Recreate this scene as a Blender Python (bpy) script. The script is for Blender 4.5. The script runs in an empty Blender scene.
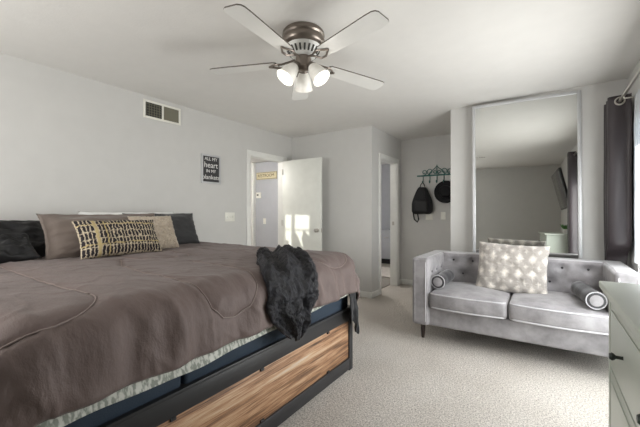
import bpy, bmesh, math, random
from mathutils import Vector, Matrix, noise
random.seed(7)
R = math.radians
scene = bpy.context.scene
COL = scene.collection

# ------------------------------------------------------------------ camera
cam_data = bpy.data.cameras.new('camera')
cam = bpy.data.objects.new('camera', cam_data)
COL.objects.link(cam)
cam.location = (0, 0, 1.22)
cam.rotation_euler = (R(90), 0, R(33.65))
cam_data.sensor_width = 36
cam_data.lens = 338 / 640 * 36
cam_data.shift_y = -1.5 / 640
cam_data.clip_start = 0.02
scene.camera = cam

# ------------------------------------------------------------------ world, sun, lights, exposure
world = bpy.data.worlds.new('daylight')
scene.world = world
world.use_nodes = True
wn = world.node_tree.nodes
wn['Background'].inputs[0].default_value = (0.80, 0.90, 1.0, 1)
wn['Background'].inputs[1].default_value = 1.6

def light(kind, name, loc, energy, color=(1, 1, 1), rot=(0, 0, 0), size=None, size_y=None):
    d = bpy.data.lights.new(name, kind)
    d.energy = energy
    d.color = color
    if kind == 'AREA':
        d.shape = 'RECTANGLE'
        d.size = size
        d.size_y = size_y
    elif kind == 'POINT' and size:
        d.shadow_soft_size = size
    o = bpy.data.objects.new(name, d)
    COL.objects.link(o)
    o.location = loc
    o.rotation_euler = rot
    return o

sun = light('SUN', 'sun', (0, -8, 4), 2.6, (1.0, 0.94, 0.83))
sun.data.angle = R(0.5)
sun.rotation_euler = Vector((0.0, 1.0, -0.14)).to_track_quat('-Z', 'Y').to_euler()
# daylight through the sliding window on the right and the small window behind, plus added fill
light('AREA', 'right_window_daylight', (0.70, 2.75, 0.98), 46, (1.0, 0.99, 0.975), (0, R(82), 0), 1.5, 1.6)
light('AREA', 'near_window_daylight', (-3.16, -0.87, 1.58), 2, (1.0, 0.98, 0.95), (R(90), 0, 0), 0.5, 0.7)
light('AREA', 'blind_fill_light', (-2.2, -0.80, 1.45), 23, (1.0, 0.985, 0.955), (R(90), 0, 0), 1.0, 1.1)  # fill light added inside the closed blind to brighten the room
# fan lamps, added fill lights for the hall and bathroom
light('POINT', 'hall_fill_light', (-4.5, 3.7, 2.0), 32, (1.0, 0.97, 0.93), size=0.12)
light('POINT', 'bathroom_fill_light', (-3.0, 5.6, 2.1), 26, (1.0, 0.97, 0.93), size=0.12)
scene.view_settings.view_transform = 'Standard'
scene.view_settings.look = 'None'
scene.view_settings.gamma = 1
scene.view_settings.use_curve_mapping = False
scene.view_settings.exposure = 0.60

# ------------------------------------------------------------------ materials
class NT:
    def __init__(s, name):
        s.m = bpy.data.materials.new(name)
        s.m.use_nodes = True
        s.t = s.m.node_tree
        s.b = s.t.nodes['Principled BSDF']
    def n(s, kind, **kw):
        nd = s.t.nodes.new(kind)
        for k, v in kw.items():
            if k.startswith('i_'):
                key = k[2:]
                key = int(key) if key.isdigit() else key.replace('_', ' ')
                nd.inputs[key].default_value = v
            else:
                setattr(nd, k, v)
        return nd
    def l(s, a, b):
        s.t.links.new(a, b)
    def coord(s, which='Object', scale=(1, 1, 1), rot=(0, 0, 0)):
        tc = s.n('ShaderNodeTexCoord')
        mp = s.n('ShaderNodeMapping')
        mp.inputs['Scale'].default_value = scale
        mp.inputs['Rotation'].default_value = rot
        s.l(tc.outputs[which], mp.inputs[0])
        return mp.outputs[0]
    def noise(s, vec, scale, detail=3, rough=0.5):
        nd = s.n('ShaderNodeTexNoise', i_Scale=scale, i_Detail=detail, i_Roughness=rough)
        s.l(vec, nd.inputs['Vector'])
        return nd.outputs['Fac']
    def ramp(s, fac, stops):
        r = s.n('ShaderNodeValToRGB')
        e = r.color_ramp.elements
        while len(e) < len(stops):
            e.new(0.5)
        for i, (p, c) in enumerate(stops):
            e[i].position = p
            e[i].color = (*c, 1) if len(c) == 3 else c
        s.l(fac, r.inputs[0])
        return r.outputs[0]
    def math(s, op, a, b=None, c=None):
        nd = s.n('ShaderNodeMath', operation=op)
        for i, v in enumerate((a, b, c)):
            if v is None: continue
            if isinstance(v, (int, float)): nd.inputs[i].default_value = v
            else: s.l(v, nd.inputs[i])
        return nd.outputs[0]
    def mix(s, fac, a, b):
        nd = s.n('ShaderNodeMix', data_type='RGBA')
        for i, v in ((0, fac), (6, a), (7, b)):
            if isinstance(v, (int, float)): nd.inputs[i].default_value = v
            elif isinstance(v, tuple): nd.inputs[i].default_value = (*v, 1)
            else: s.l(v, nd.inputs[i])
        return nd.outputs[2]
    def bump(s, h, strength=0.3, dist=0.01, prev=None):
        nd = s.n('ShaderNodeBump', i_Strength=strength, i_Distance=dist)
        s.l(h, nd.inputs['Height'])
        if prev: s.l(prev, nd.inputs['Normal'])
        s.l(nd.outputs[0], s.b.inputs['Normal'])
        return nd.outputs[0]

def hexc(r, g, b):
    f = lambda c: ((c / 255 + 0.055) / 1.055) ** 2.4 if c > 10 else c / 255 / 12.92
    return (f(r), f(g), f(b))

def plain(name, col, rough=0.6, metal=0.0, spec=0.5, var=0.0, vscale=8, bump=0.0, bscale=60, bdist=0.004, sheen=0.0, emit=None):
    m = NT(name)
    b = m.b
    b.inputs['Roughness'].default_value = rough
    b.inputs['Metallic'].default_value = metal
    b.inputs['Specular IOR Level'].default_value = spec
    if sheen:
        b.inputs['Sheen Weight'].default_value = sheen
        b.inputs['Sheen Roughness'].default_value = 0.4
    v = m.coord()
    fac = m.noise(v, vscale, 4)
    k = var if var else 0.03
    m.l(m.ramp(fac, [(0.3, tuple(c * (1 - k) for c in col)), (0.7, tuple(min(1, c * (1 + k)) for c in col))]), b.inputs['Base Color'])
    if bump:
        m.bump(m.noise(v, bscale, 4, 0.6), bump, bdist)
    if emit:
        b.inputs['Emission Color'].default_value = (*emit[0], 1)
        b.inputs['Emission Strength'].default_value = emit[1]
    return m.m

M = {}
M['wall'] = plain('wall_paint_grey', hexc(206, 205, 202), 0.75, bump=0.25, bscale=90, bdist=0.002, var=0.015)
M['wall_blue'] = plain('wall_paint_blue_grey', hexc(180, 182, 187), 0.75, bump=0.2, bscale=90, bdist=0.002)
M['ceiling'] = plain('ceiling_paint', hexc(226, 224, 220), 0.85, bump=0.5, bscale=32, bdist=0.003, var=0.012)
M['trim'] = plain('white_trim_paint', hexc(232, 232, 228), 0.4, spec=0.4)
M['door'] = plain('white_door_paint', hexc(228, 229, 222), 0.38, spec=0.45)
M['chrome'] = plain('brushed_nickel', (0.55, 0.52, 0.48), 0.28, metal=1)
M['nickel'] = plain('antique_nickel', hexc(134, 125, 117), 0.34, metal=0.9)
M['silver'] = plain('silver_frame', hexc(200, 201, 202), 0.45, metal=0.4)
M['black_metal'] = plain('black_powder_metal', (0.022, 0.022, 0.024), 0.42)
M['black'] = plain('black_cloth', (0.012, 0.012, 0.014), 0.8, bump=0.4, bscale=120, sheen=0.15)
M['black_satin'] = plain('black_satin', (0.007, 0.007, 0.008), 0.6, bump=0.2, bscale=20)
M['dark_grey_cotton'] = plain('dark_grey_cotton', hexc(54, 54, 55), 0.8, bump=0.3, bscale=70, sheen=0.2)
M['white_cotton'] = plain('white_cotton', hexc(225, 226, 224), 0.85, bump=0.2, bscale=50)
M['taupe_cotton'] = plain('taupe_sham_cotton', hexc(112, 101, 94), 0.8, bump=0.4, bscale=14, bdist=0.008, sheen=0.2, var=0.07)
M['plate'] = plain('ivory_plastic', hexc(236, 235, 226), 0.35)
M['teal'] = plain('teal_painted_iron', hexc(52, 104, 98), 0.5, var=0.25, vscale=40)
M['felt'] = plain('black_felt', (0.010, 0.010, 0.012), 0.9, bump=0.3, bscale=150)
M['navy'] = plain('navy_mattress_cloth', hexc(34, 48, 63), 0.8, bump=0.3, bscale=160)
M['dresser'] = plain('sage_white_lacquer', hexc(190, 196, 186), 0.35, var=0.015)
M['knob'] = plain('dark_knob', hexc(46, 52, 48), 0.35, metal=0.4)
M['curtain'] = plain('charcoal_curtain_satin', hexc(54, 47, 50), 0.42, bump=0.15, bscale=30, sheen=0.15)
M['leg'] = plain('espresso_wood', hexc(44, 32, 28), 0.4)
M['blade'] = plain('white_fan_blade', hexc(228, 227, 223), 0.4)
M['blade_edge'] = plain('fan_blade_edge', hexc(96, 88, 80), 0.5)
M['vent_dark'] = plain('vent_dark', (0.05, 0.05, 0.045), 0.8)
M['vent_mesh'] = plain('vent_filter', hexc(118, 115, 100), 0.8, bump=0.5, bscale=200)
M['tv'] = plain('television_bezel', (0.01, 0.01, 0.011), 0.25)
M['screen'] = plain('television_screen', (0.018, 0.018, 0.02), 0.08, spec=0.8)
M['chalk'] = plain('chalkboard_print', (0.045, 0.045, 0.047), 0.7)
M['ink'] = plain('white_lettering', hexc(235, 235, 232), 0.6)
M['brown_ink'] = plain('brown_lettering', hexc(92, 74, 40), 0.6)
M['plaque'] = plain('yellow_plaque', hexc(216, 206, 172), 0.55, var=0.08)
M['leaf'] = plain('leaf_green', hexc(60, 120, 40), 0.5, var=0.3, vscale=60)
M['pot'] = plain('white_ceramic', hexc(235, 235, 232), 0.25)
M['soil'] = plain('soil', (0.03, 0.02, 0.012), 0.95)
M['bottle'] = plain('blue_grey_glass', hexc(90, 112, 124), 0.15)
M['vinyl'] = plain('grey_vinyl_floor', hexc(140, 134, 126), 0.5, var=0.08)
M['rug'] = plain('bath_rug', hexc(205, 198, 190), 0.95, var=0.15, vscale=30, bump=0.8, bscale=90, bdist=0.01)
M['nightstand'] = plain('brown_wood', hexc(96, 74, 52), 0.5, var=0.2, vscale=12)
M['headboard'] = plain('grey_headboard_paint', hexc(150, 152, 152), 0.5)
M['concrete'] = plain('patio_concrete', hexc(160, 155, 148), 0.8, var=0.1)
M['fence'] = plain('garden_block_wall', hexc(168, 160, 148), 0.9, var=0.1)

def carpet():
    m = NT('plush_carpet')
    v = m.coord()
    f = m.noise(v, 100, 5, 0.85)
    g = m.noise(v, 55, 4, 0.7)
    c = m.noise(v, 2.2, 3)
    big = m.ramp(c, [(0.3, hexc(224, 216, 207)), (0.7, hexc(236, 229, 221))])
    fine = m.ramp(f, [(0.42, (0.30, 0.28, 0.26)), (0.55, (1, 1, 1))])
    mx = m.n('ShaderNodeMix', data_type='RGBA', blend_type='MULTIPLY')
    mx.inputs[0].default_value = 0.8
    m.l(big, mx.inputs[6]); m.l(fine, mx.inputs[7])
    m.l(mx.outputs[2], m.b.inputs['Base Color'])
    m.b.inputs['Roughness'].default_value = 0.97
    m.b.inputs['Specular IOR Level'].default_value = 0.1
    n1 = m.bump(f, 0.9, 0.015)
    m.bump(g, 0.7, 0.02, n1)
    return m.m
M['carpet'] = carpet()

def comforter_mat(name, col):
    m = NT(name)
    v = m.coord()
    c = m.noise(v, 5, 4)
    m.l(m.ramp(c, [(0.25, tuple(x * 0.90 for x in col)), (0.75, tuple(x * 1.08 for x in col))]), m.b.inputs['Base Color'])
    m.b.inputs['Roughness'].default_value = 0.68
    m.b.inputs['Sheen Weight'].default_value = 0.1
    w = m.noise(m.coord(scale=(3, 9, 5)), 2.6, 5, 0.62)
    n1 = m.bump(w, 0.25, 0.03)
    m.bump(m.noise(v, 26, 3, 0.5), 0.10, 0.006, n1)
    return m.m
M['comforter'] = comforter_mat('taupe_comforter', hexc(102, 87, 83))
M['seam'] = plain('taupe_seam_thread', hexc(136, 122, 117), 0.6)

def velvet(name, col):
    m = NT(name)
    v = m.coord()
    c = m.noise(v, 7, 5, 0.6)
    m.l(m.ramp(c, [(0.32, tuple(x * 0.68 for x in col)), (0.68, tuple(min(1, x * 1.25) for x in col))]), m.b.inputs['Base Color'])
    m.b.inputs['Roughness'].default_value = 0.55
    m.b.inputs['Sheen Weight'].default_value = 0.35
    m.b.inputs['Sheen Roughness'].default_value = 0.35
    n1 = m.bump(m.noise(v, 12, 4, 0.6), 0.15, 0.02)
    m.bump(m.noise(v, 250, 2, 0.6), 0.15, 0.002, n1)
    return m.m
M['velvet'] = velvet('grey_velvet', hexc(143, 140, 142))
M['velvet_dark'] = velvet('dark_grey_velvet', hexc(52, 51, 54))
M['piping'] = plain('pale_piping', hexc(186, 184, 187), 0.5)

def wood_panel():
    m = NT('rustic_wood_panel')
    v = m.coord(scale=(1, 0.55, 10))
    g = m.noise(v, 3.0, 7, 0.66)
    g2 = m.noise(m.coord(scale=(1, 0.8, 50)), 4.0, 5, 0.7)
    plank = m.noise(m.coord(scale=(0.01, 0.35, 7)), 1.7, 1)
    s = m.math('ADD', m.math('MULTIPLY', g, 0.6), m.math('MULTIPLY', g2, 0.4))
    s = m.math('ADD', m.math('MULTIPLY', s, 0.78), m.math('MULTIPLY', plank, 0.24))
    col = m.ramp(s, [(0.40, hexc(58, 44, 36)), (0.46, hexc(118, 86, 62)), (0.51, hexc(164, 124, 92)), (0.56, hexc(190, 158, 126)), (0.64, hexc(196, 182, 164))])
    m.l(col, m.b.inputs['Base Color'])
    m.b.inputs['Roughness'].default_value = 0.5
    m.bump(g2, 0.15, 0.003)
    return m.m
M['wood'] = wood_panel()

def quilt_mat():
    m = NT('patterned_quilt')
    v = m.coord()
    leaf = m.noise(m.coord(scale=(1, 1.8, 0.8), rot=(0.8, 0, 0)), 42, 2, 0.5)
    c = m.ramp(leaf, [(0.44, hexc(146, 150, 140)), (0.56, hexc(208, 208, 200))])
    m.l(c, m.b.inputs['Base Color'])
    m.b.inputs['Roughness'].default_value = 0.85
    m.bump(m.noise(v, 60, 3), 0.3, 0.01)
    return m.m
M['quilt'] = quilt_mat()

def fluffy(name, col, col2, scale=45, dist=0.02, sheen=0.4, rough=0.75):
    m = NT(name)
    v = m.coord()
    f = m.noise(v, scale, 5, 0.7)
    m.l(m.ramp(f, [(0.35, col2), (0.62, col)]), m.b.inputs['Base Color'])
    m.b.inputs['Roughness'].default_value = rough
    m.b.inputs['Sheen Weight'].default_value = sheen
    m.bump(f, 0.8, dist)
    return m.m
M['throw'] = fluffy('black_plush', (0.009, 0.009, 0.016), (0.001, 0.001, 0.002), 30, 0.03, 0.0, 0.48)
M['cream_fur'] = fluffy('cream_faux_fur', hexc(208, 193, 172), hexc(178, 162, 142), 60, 0.02)

def diamond_mat():
    m = NT('diamond_plush')
    tc = m.n('ShaderNodeTexCoord')
    sp = m.n('ShaderNodeSeparateXYZ')
    nz = m.n('ShaderNodeTexNoise', i_Scale=16.0, i_Detail=3.0)
    m.l(tc.outputs['UV'], nz.inputs['Vector'])
    off = m.n('ShaderNodeVectorMath', operation='SCALE'); off.inputs['Scale'].default_value = 0.05
    m.l(nz.outputs['Color'], off.inputs[0])
    ad = m.n('ShaderNodeVectorMath', operation='ADD')
    m.l(tc.outputs['UV'], ad.inputs[0]); m.l(off.outputs[0], ad.inputs[1])
    m.l(ad.outputs[0], sp.inputs[0])
    def dia(nu, nv, ou, ov, r):
        a = m.math('ABSOLUTE', m.math('SUBTRACT', m.math('FRACT', m.math('ADD', m.math('MULTIPLY', sp.outputs[0], nu), ou)), 0.5))
        b = m.math('ABSOLUTE', m.math('SUBTRACT', m.math('FRACT', m.math('ADD', m.math('MULTIPLY', sp.outputs[1], nv), ov)), 0.5))
        d = m.math('ADD', a, b)
        return m.math('MULTIPLY', m.math('SUBTRACT', r, d), 3.2)
    big = dia(5.5, 3.3, 0.0, 0.15, 0.42)
    small = dia(5.5, 3.3, 0.5, 0.65, 0.24)
    small2 = dia(5.5, 3.3, 0.0, 0.65, 0.10)
    s = m.math('MAXIMUM', m.math('MAXIMUM', big, small), small2)
    fur = m.noise(m.coord(), 90, 4, 0.7)
    s = m.math('ADD', s, m.math('MULTIPLY', m.math('SUBTRACT', fur, 0.5), 1.6))
    nd = m.math('MULTIPLY', s, 1.0); nd.node.use_clamp = True
    m.l(m.mix(nd, hexc(158, 152, 146), hexc(218, 211, 202)), m.b.inputs['Base Color'])
    m.b.inputs['Roughness'].default_value = 0.85
    m.b.inputs['Sheen Weight'].default_value = 0.3
    m.bump(fur, 0.7, 0.012)
    return m.m
M['diamond'] = diamond_mat()

def woven_mat():
    m = NT('black_cream_weave')
    tc = m.n('ShaderNodeTexCoord')
    sp = m.n('ShaderNodeSeparateXYZ')
    m.l(tc.outputs['UV'], sp.inputs[0])
    U, V = sp.outputs[0], sp.outputs[1]
    jit = m.noise(m.coord('UV', (1, 1, 1)), 22, 3, 0.7)
    Uj = m.math('ADD', U, m.math('MULTIPLY', m.math('SUBTRACT', jit, 0.5), 0.05))
    Vj = m.math('ADD', V, m.math('MULTIPLY', m.math('SUBTRACT', jit, 0.5), 0.14))
    stripes = m.math('GREATER_THAN', m.math('FRACT', m.math('MULTIPLY', Uj, 24.0)), 0.26)
    rows = m.math('GREATER_THAN', m.math('FRACT', m.math('MULTIPLY', Vj, 5.0)), 0.09)
    thick = m.math('GREATER_THAN', m.noise(m.coord('UV', (14, 6, 1)), 1.0, 2), 0.32)
    blk = m.math('MULTIPLY', m.math('MULTIPLY', stripes, rows), thick)
    def band(x, c, w):
        return m.math('LESS_THAN', m.math('ABSOLUTE', m.math('SUBTRACT', x, c)), w)
    must = m.math('MAXIMUM', m.math('MAXIMUM', band(Uj, 0.19, 0.016), band(Uj, 0.30, 0.008)), m.math('MAXIMUM', band(Vj, 0.82, 0.012), band(Vj, 0.27, 0.012)))
    base = m.mix(blk, hexc(196, 182, 158), hexc(34, 29, 34))
    col = m.mix(must, base, hexc(180, 162, 116))
    m.l(col, m.b.inputs['Base Color'])
    m.b.inputs['Roughness'].default_value = 0.9
    m.bump(jit, 0.3, 0.01)
    return m.m
M['weave'] = woven_mat()

def glass_mat(name, tint=(0.95, 0.97, 0.97), gl=0.07):
    m = NT(name)
    tr = m.n('ShaderNodeBsdfTransparent'); tr.inputs[0].default_value = (*tint, 1)
    g = m.n('ShaderNodeBsdfGlossy'); g.inputs['Roughness'].default_value = 0.02
    mx = m.n('ShaderNodeMixShader'); mx.inputs[0].default_value = gl
    m.l(tr.outputs[0], mx.inputs[1]); m.l(g.outputs[0], mx.inputs[2])
    m.l(mx.outputs[0], m.t.nodes['Material Output'].inputs['Surface'])
    return m.m
M['glass'] = glass_mat('window_glass')

def sheer_mat():
    m = NT('sheer_voile')
    tr = m.n('ShaderNodeBsdfTransparent')
    d = m.n('ShaderNodeBsdfTranslucent'); d.inputs[0].default_value = (0.85, 0.87, 0.9, 1)
    e = m.n('ShaderNodeBsdfDiffuse'); e.inputs[0].default_value = (0.85, 0.87, 0.9, 1)
    a = m.n('ShaderNodeMixShader'); a.inputs[0].default_value = 0.5
    b = m.n('ShaderNodeMixShader'); b.inputs[0].default_value = 0.75
    m.l(d.outputs[0], a.inputs[1]); m.l(e.outputs[0], a.inputs[2])
    m.l(tr.outputs[0], b.inputs[1]); m.l(a.outputs[0], b.inputs[2])
    m.l(b.outputs[0], m.t.nodes['Material Output'].inputs['Surface'])
    return m.m
M['sheer'] = sheer_mat()

def shade_mat():
    m = NT('frosted_glass_shade')
    m.b.inputs['Base Color'].default_value = (0.86, 0.85, 0.80, 1)
    m.b.inputs['Roughness'].default_value = 0.3
    m.b.inputs['Emission Color'].default_value = (1.0, 0.93, 0.80, 1)
    m.b.inputs['Emission Strength'].default_value = 0.06
    v = m.noise(m.coord(), 25, 3)
    m.l(m.ramp(v, [(0.3, (0.78, 0.76, 0.71)), (0.7, (0.9, 0.89, 0.85))]), m.b.inputs['Base Color'])
    return m.m
M['shade'] = shade_mat()

def mirror_mat():
    m = NT('mirror_silvering')
    m.b.inputs['Metallic'].default_value = 1
    m.b.inputs['Roughness'].default_value = 0.015
    m.l(m.ramp(m.noise(m.coord(), 3, 2), [(0, (0.72, 0.73, 0.71)), (1, (0.76, 0.77, 0.75))]), m.b.inputs['Base Color'])
    return m.m
M['mirror'] = mirror_mat()

# ------------------------------------------------------------------ object helpers
ORG = {}
def link(name, bm, mat, parent=None, origin=None, smooth=True, angle=40):
    """bm in world coordinates; becomes one mesh object"""
    me = bpy.data.meshes.new(name)
    if parent is not None:
        org = ORG[parent.name]
    elif origin is not None:
        org = Vector(origin)
    else:
        xs = [v.co for v in bm.verts]
        org = Vector(((min(v.x for v in xs) + max(v.x for v in xs)) / 2, (min(v.y for v in xs) + max(v.y for v in xs)) / 2, min(v.z for v in xs)))
    bmesh.ops.recalc_face_normals(bm, faces=bm.faces)
    for v in bm.verts: v.co -= org
    if smooth:
        for f in bm.faces: f.smooth = True
        a = R(angle)
        for e in bm.edges:
            if len(e.link_faces) == 2 and e.calc_face_angle(0) > a: e.smooth = False
    bm.to_mesh(me); bm.free()
    if isinstance(mat, (list, tuple)):
        for k in mat: me.materials.append(M[k])
    else:
        me.materials.append(M[mat])
    o = bpy.data.objects.new(name, me)
    COL.objects.link(o)
    if parent is not None:
        o.parent = parent
    else:
        o.location = org
    ORG[o.name] = org
    return o

def tag(o, label, cat, group=None, kind=None):
    o['label'] = label
    o['category'] = cat
    if group: o['group'] = group
    if kind: o['kind'] = kind
    return o

def thing(name, loc, label, cat, group=None):
    o = bpy.data.objects.new(name, None)
    o.empty_display_size = 0.1
    COL.objects.link(o)
    o.location = loc
    ORG[o.name] = Vector(loc)
    return tag(o, label, cat, group)

def struct(name, bm, mat, parent=None, **kw):
    o = link(name, bm, mat, parent, **kw)
    if parent is None: o['kind'] = 'structure'
    return o

def copy_tree(o, parent=None):
    c = o.copy(); COL.objects.link(c)
    if parent is not None: c.parent = parent
    for ch in [x for x in bpy.data.objects if x.parent == o]:
        copy_tree(ch, c)
    return c

# ------------------------------------------------------------------ shape helpers
def B(): return bmesh.new()

def box(bm, x0, x1, y0, y1, z0, z1, bev=0.0, mi=0):
    vs = [bm.verts.new((x, y, z)) for x in (x0, x1) for y in (y0, y1) for z in (z0, z1)]
    fs = [bm.faces.new([vs[i] for i in q]) for q in ((0, 1, 3, 2), (4, 6, 7, 5), (0, 4, 5, 1), (2, 3, 7, 6), (0, 2, 6, 4), (1, 5, 7, 3))]
    for f in fs: f.material_index = mi
    if bev > 0:
        es = list({e for f in fs for e in f.edges})
        bmesh.ops.bevel(bm, geom=es, offset=bev, segments=2, affect='EDGES', profile=0.5)
    return bm

def rbox(bm, c, size, r=0.03, n=6, k=4, mat=None, fn=None):
    """rounded box with a dense surface; fn(local)->offset vector for crowns and dents"""
    hx, hy, hz = size[0] / 2, size[1] / 2, size[2] / 2
    r = min(r, hx, hy, hz)
    def ticks(h):
        t = [-h + r * (1 - math.cos(math.pi / 2 * i / k)) for i in range(k)]
        t += [-h + r + (2 * h - 2 * r) * i / n for i in range(n + 1)]
        t += [h - r * (1 - math.cos(math.pi / 2 * i / k)) for i in range(k - 1, -1, -1)]
        out = [t[0]]
        for a in t[1:]:
            if a - out[-1] > 1e-5: out.append(a)
        return out
    tx, ty, tz = ticks(hx), ticks(hy), ticks(hz)
    cache = {}
    C = Vector(c)
    def vert(x, y, z):
        key = (round(x, 6), round(y, 6), round(z, 6))
        if key in cache: return cache[key]
        p = Vector((x, y, z))
        q = Vector((max(-hx + r, min(hx - r, x)), max(-hy + r, min(hy - r, y)), max(-hz + r, min(hz - r, z))))
        d = p - q
        if d.length > 1e-9: p = q + d.normalized() * r
        if fn: p = p + fn(p, hx, hy, hz)
        if mat is not None: p = mat @ p
        v = bm.verts.new(p + C)
        cache[key] = v
        return v
    def face(a, b, mk):
        for i in range(len(a) - 1):
            for j in range(len(b) - 1):
                q = [mk(a[i], b[j]), mk(a[i + 1], b[j]), mk(a[i + 1], b[j + 1]), mk(a[i], b[j + 1])]
                if len(set(q)) == 4: bm.faces.new(q)
    for s in (-1, 1):
        face(tx, ty, lambda a, b: vert(a, b, s * hz))
        face(tx, tz, lambda a, b: vert(a, s * hy, b))
        face(ty, tz, lambda a, b: vert(s * hx, a, b))
    return bm

def tube(bm, pts, r, seg=8, closed=False, rad=None, cap=True):
    pts = [Vector(p) for p in pts]
    n = len(pts)
    rings = []
    up = None
    for i, p in enumerate(pts):
        if closed: t = (pts[(i + 1) % n] - pts[i - 1]).normalized()
        else: t = (pts[min(i + 1, n - 1)] - pts[max(i - 1, 0)]).normalized()
        if up is None:
            up = Vector((0, 0, 1)) if abs(t.z) < 0.9 else Vector((1, 0, 0))
        a = (up - t * up.dot(t)).normalized()
        up = a
        b = t.cross(a)
        rr = rad[i] if rad else r
        rings.append([bm.verts.new(p + (a * math.cos(2 * math.pi * k / seg) + b * math.sin(2 * math.pi * k / seg)) * rr) for k in range(seg)])
    m = n if closed else n - 1
    for i in range(m):
        A, Bq = rings[i], rings[(i + 1) % n]
        for k in range(seg):
            bm.faces.new((A[k], A[(k + 1) % seg], Bq[(k + 1) % seg], Bq[k]))
    if not closed and cap:
        bm.faces.new(rings[0]); bm.faces.new(rings[-1][::-1])
    return bm

def lathe(bm, prof, c, axis=Vector((0, 0, 1)), seg=32, cap=True):
    """prof: list of (radius, height) along axis from c"""
    axis = Vector(axis).normalized()
    a = axis.orthogonal().normalized(); b = axis.cross(a)
    C = Vector(c)
    rings = []
    for r, h in prof:
        if r < 1e-6: rings.append([bm.verts.new(C + axis * h)])
        else: rings.append([bm.verts.new(C + axis * h + (a * math.cos(2 * math.pi * k / seg) + b * math.sin(2 * math.pi * k / seg)) * r) for k in range(seg)])
    for i in range(len(rings) - 1):
        A, D = rings[i], rings[i + 1]
        for k in range(seg):
            k2 = (k + 1) % seg
            if len(A) == 1 and len(D) == 1: continue
            if len(A) == 1: bm.faces.new((A[0], D[k], D[k2]))
            elif len(D) == 1: bm.faces.new((A[k], A[k2], D[0]))
            else: bm.faces.new((A[k], A[k2], D[k2], D[k]))
    if cap:
        if len(rings[0]) > 1: bm.faces.new(rings[0][::-1])
        if len(rings[-1]) > 1: bm.faces.new(rings[-1])
    return bm

def text_mesh(name, body, size, mat, parent, loc, right, up, extrude=0.001):
    cu = bpy.data.curves.new(name, 'FONT')
    cu.body = body; cu.size = size; cu.align_x = 'CENTER'; cu.align_y = 'CENTER'; cu.extrude = extrude
    to = bpy.data.objects.new(name, cu)
    COL.objects.link(to)
    bpy.context.view_layer.update()
    me = bpy.data.meshes.new_from_object(to.evaluated_get(bpy.context.evaluated_depsgraph_get()))
    bpy.data.objects.remove(to)
    right = Vector(right).normalized(); up = Vector(up).normalized(); nrm = right.cross(up)
    mt = Matrix((right, up, nrm)).transposed().to_4x4()
    mt.translation = Vector(loc) - ORG[parent.name]
    me.transform(mt)
    me.materials.clear(); me.materials.append(M[mat])
    o = bpy.data.objects.new(name, me)
    COL.objects.link(o); o.parent = parent
    return o

def fbm(p, sc, oct=3):
    return noise.fractal(Vector(p) * sc, 1.0, 2.0, oct)

# ================================================================== STRUCTURE
XL, XR = -3.47, 0.63           # left and right wall faces
YN, YC, YB, YM = -0.85, 4.38, 5.55, 4.17   # near wall, corner wall, hook wall, mirror wall
XB, XM = -2.04, -0.936
H = 2.44
T = 0.11

bm = B(); box(bm, -3.58, XR + T, YN - T, 5.66, -0.1, 0)
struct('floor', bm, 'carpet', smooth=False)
bm = B(); box(bm, -6.6, -3.58, 1.5, 6.0, -0.1, -0.001)
o = struct('floor', bm, 'carpet', smooth=False)
bm = B(); box(bm, -4.6, -2.0, 5.66, 8.2, -0.1, -0.002); box(bm, -3.58, -2.16, 4.5, 5.66, -0.0, 0.012)
struct('floor', bm, 'vinyl', smooth=False)
bm = B(); box(bm, XL - T, XR + T, YN - T, 5.66, H, H + 0.1)
struct('ceiling', bm, 'ceiling', smooth=False)
bm = B(); box(bm, -6.6, XL - T, 1.5, 6.0, 2.26, 2.36)
struct('ceiling', bm, 'ceiling', smooth=False)
bm = B(); box(bm, -4.6, -2.0, 5.66, 8.2, H, H + 0.1)
struct('ceiling', bm, 'ceiling', smooth=False)

# left wall with the bedroom doorway (y 3.42..4.10, z<2.03)
DY0, DY1, DZ = 3.42, 4.17, 2.03
bm = B()
box(bm, XL - T, XL, YN - T, DY0, 0, H); box(bm, XL - T, XL, DY1, YC, 0, H); box(bm, XL - T, XL, DY0, DY1, DZ, H)
struct('wall_left', bm, 'wall', smooth=False)
# corner wall facing the camera
bm = B(); box(bm, XL - T, XB, YC, YC + T, 0, H)
struct('wall_corner', bm, 'wall', smooth=False)
# wall with bathroom doorway (y 4.68..5.36)
BY0, BY1 = 4.68, 5.36
bm = B()
box(bm, XB - T, XB, YC + T, BY0, 0, H); box(bm, XB - T, XB, BY1, YB + T, 0, H); box(bm, XB - T, XB, BY0, BY1, DZ, H)
struct('wall_bathroom', bm, 'wall', smooth=False)
bm = B(); box(bm, XB, XM + T, YB, YB + T, 0, H)
struct('wall_back', bm, 'wall', smooth=False)
bm = B(); box(bm, XM, XM + T, YM + T, YB, 0, H); box(bm, XM, XR + T, YM, YM + T, 0, H)
for v in bm.verts:      # this wall runs slightly out of square
    if v.co.y < YM + T + 0.05: v.co.y += 0.045 - 0.09 * (v.co.x - XM) / (XR - XM)
struct('wall_mirror', bm, 'wall', smooth=False)
# right wall with slider (y 1.9..3.72, z 0..2.03)
WY0, WY1, WZ0, WZ1 = 1.90, 3.72, 0.10, 2.03
bm = B()
box(bm, XR, XR + T, YN - T, WY0, 0, H); box(bm, XR, XR + T, WY1, YM, 0, H)
box(bm, XR, XR + T, WY0, WY1, WZ1, H); box(bm, XR, XR + T, WY0, WY1, 0, WZ0)
struct('wall_right', bm, 'wall', smooth=False)
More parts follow.
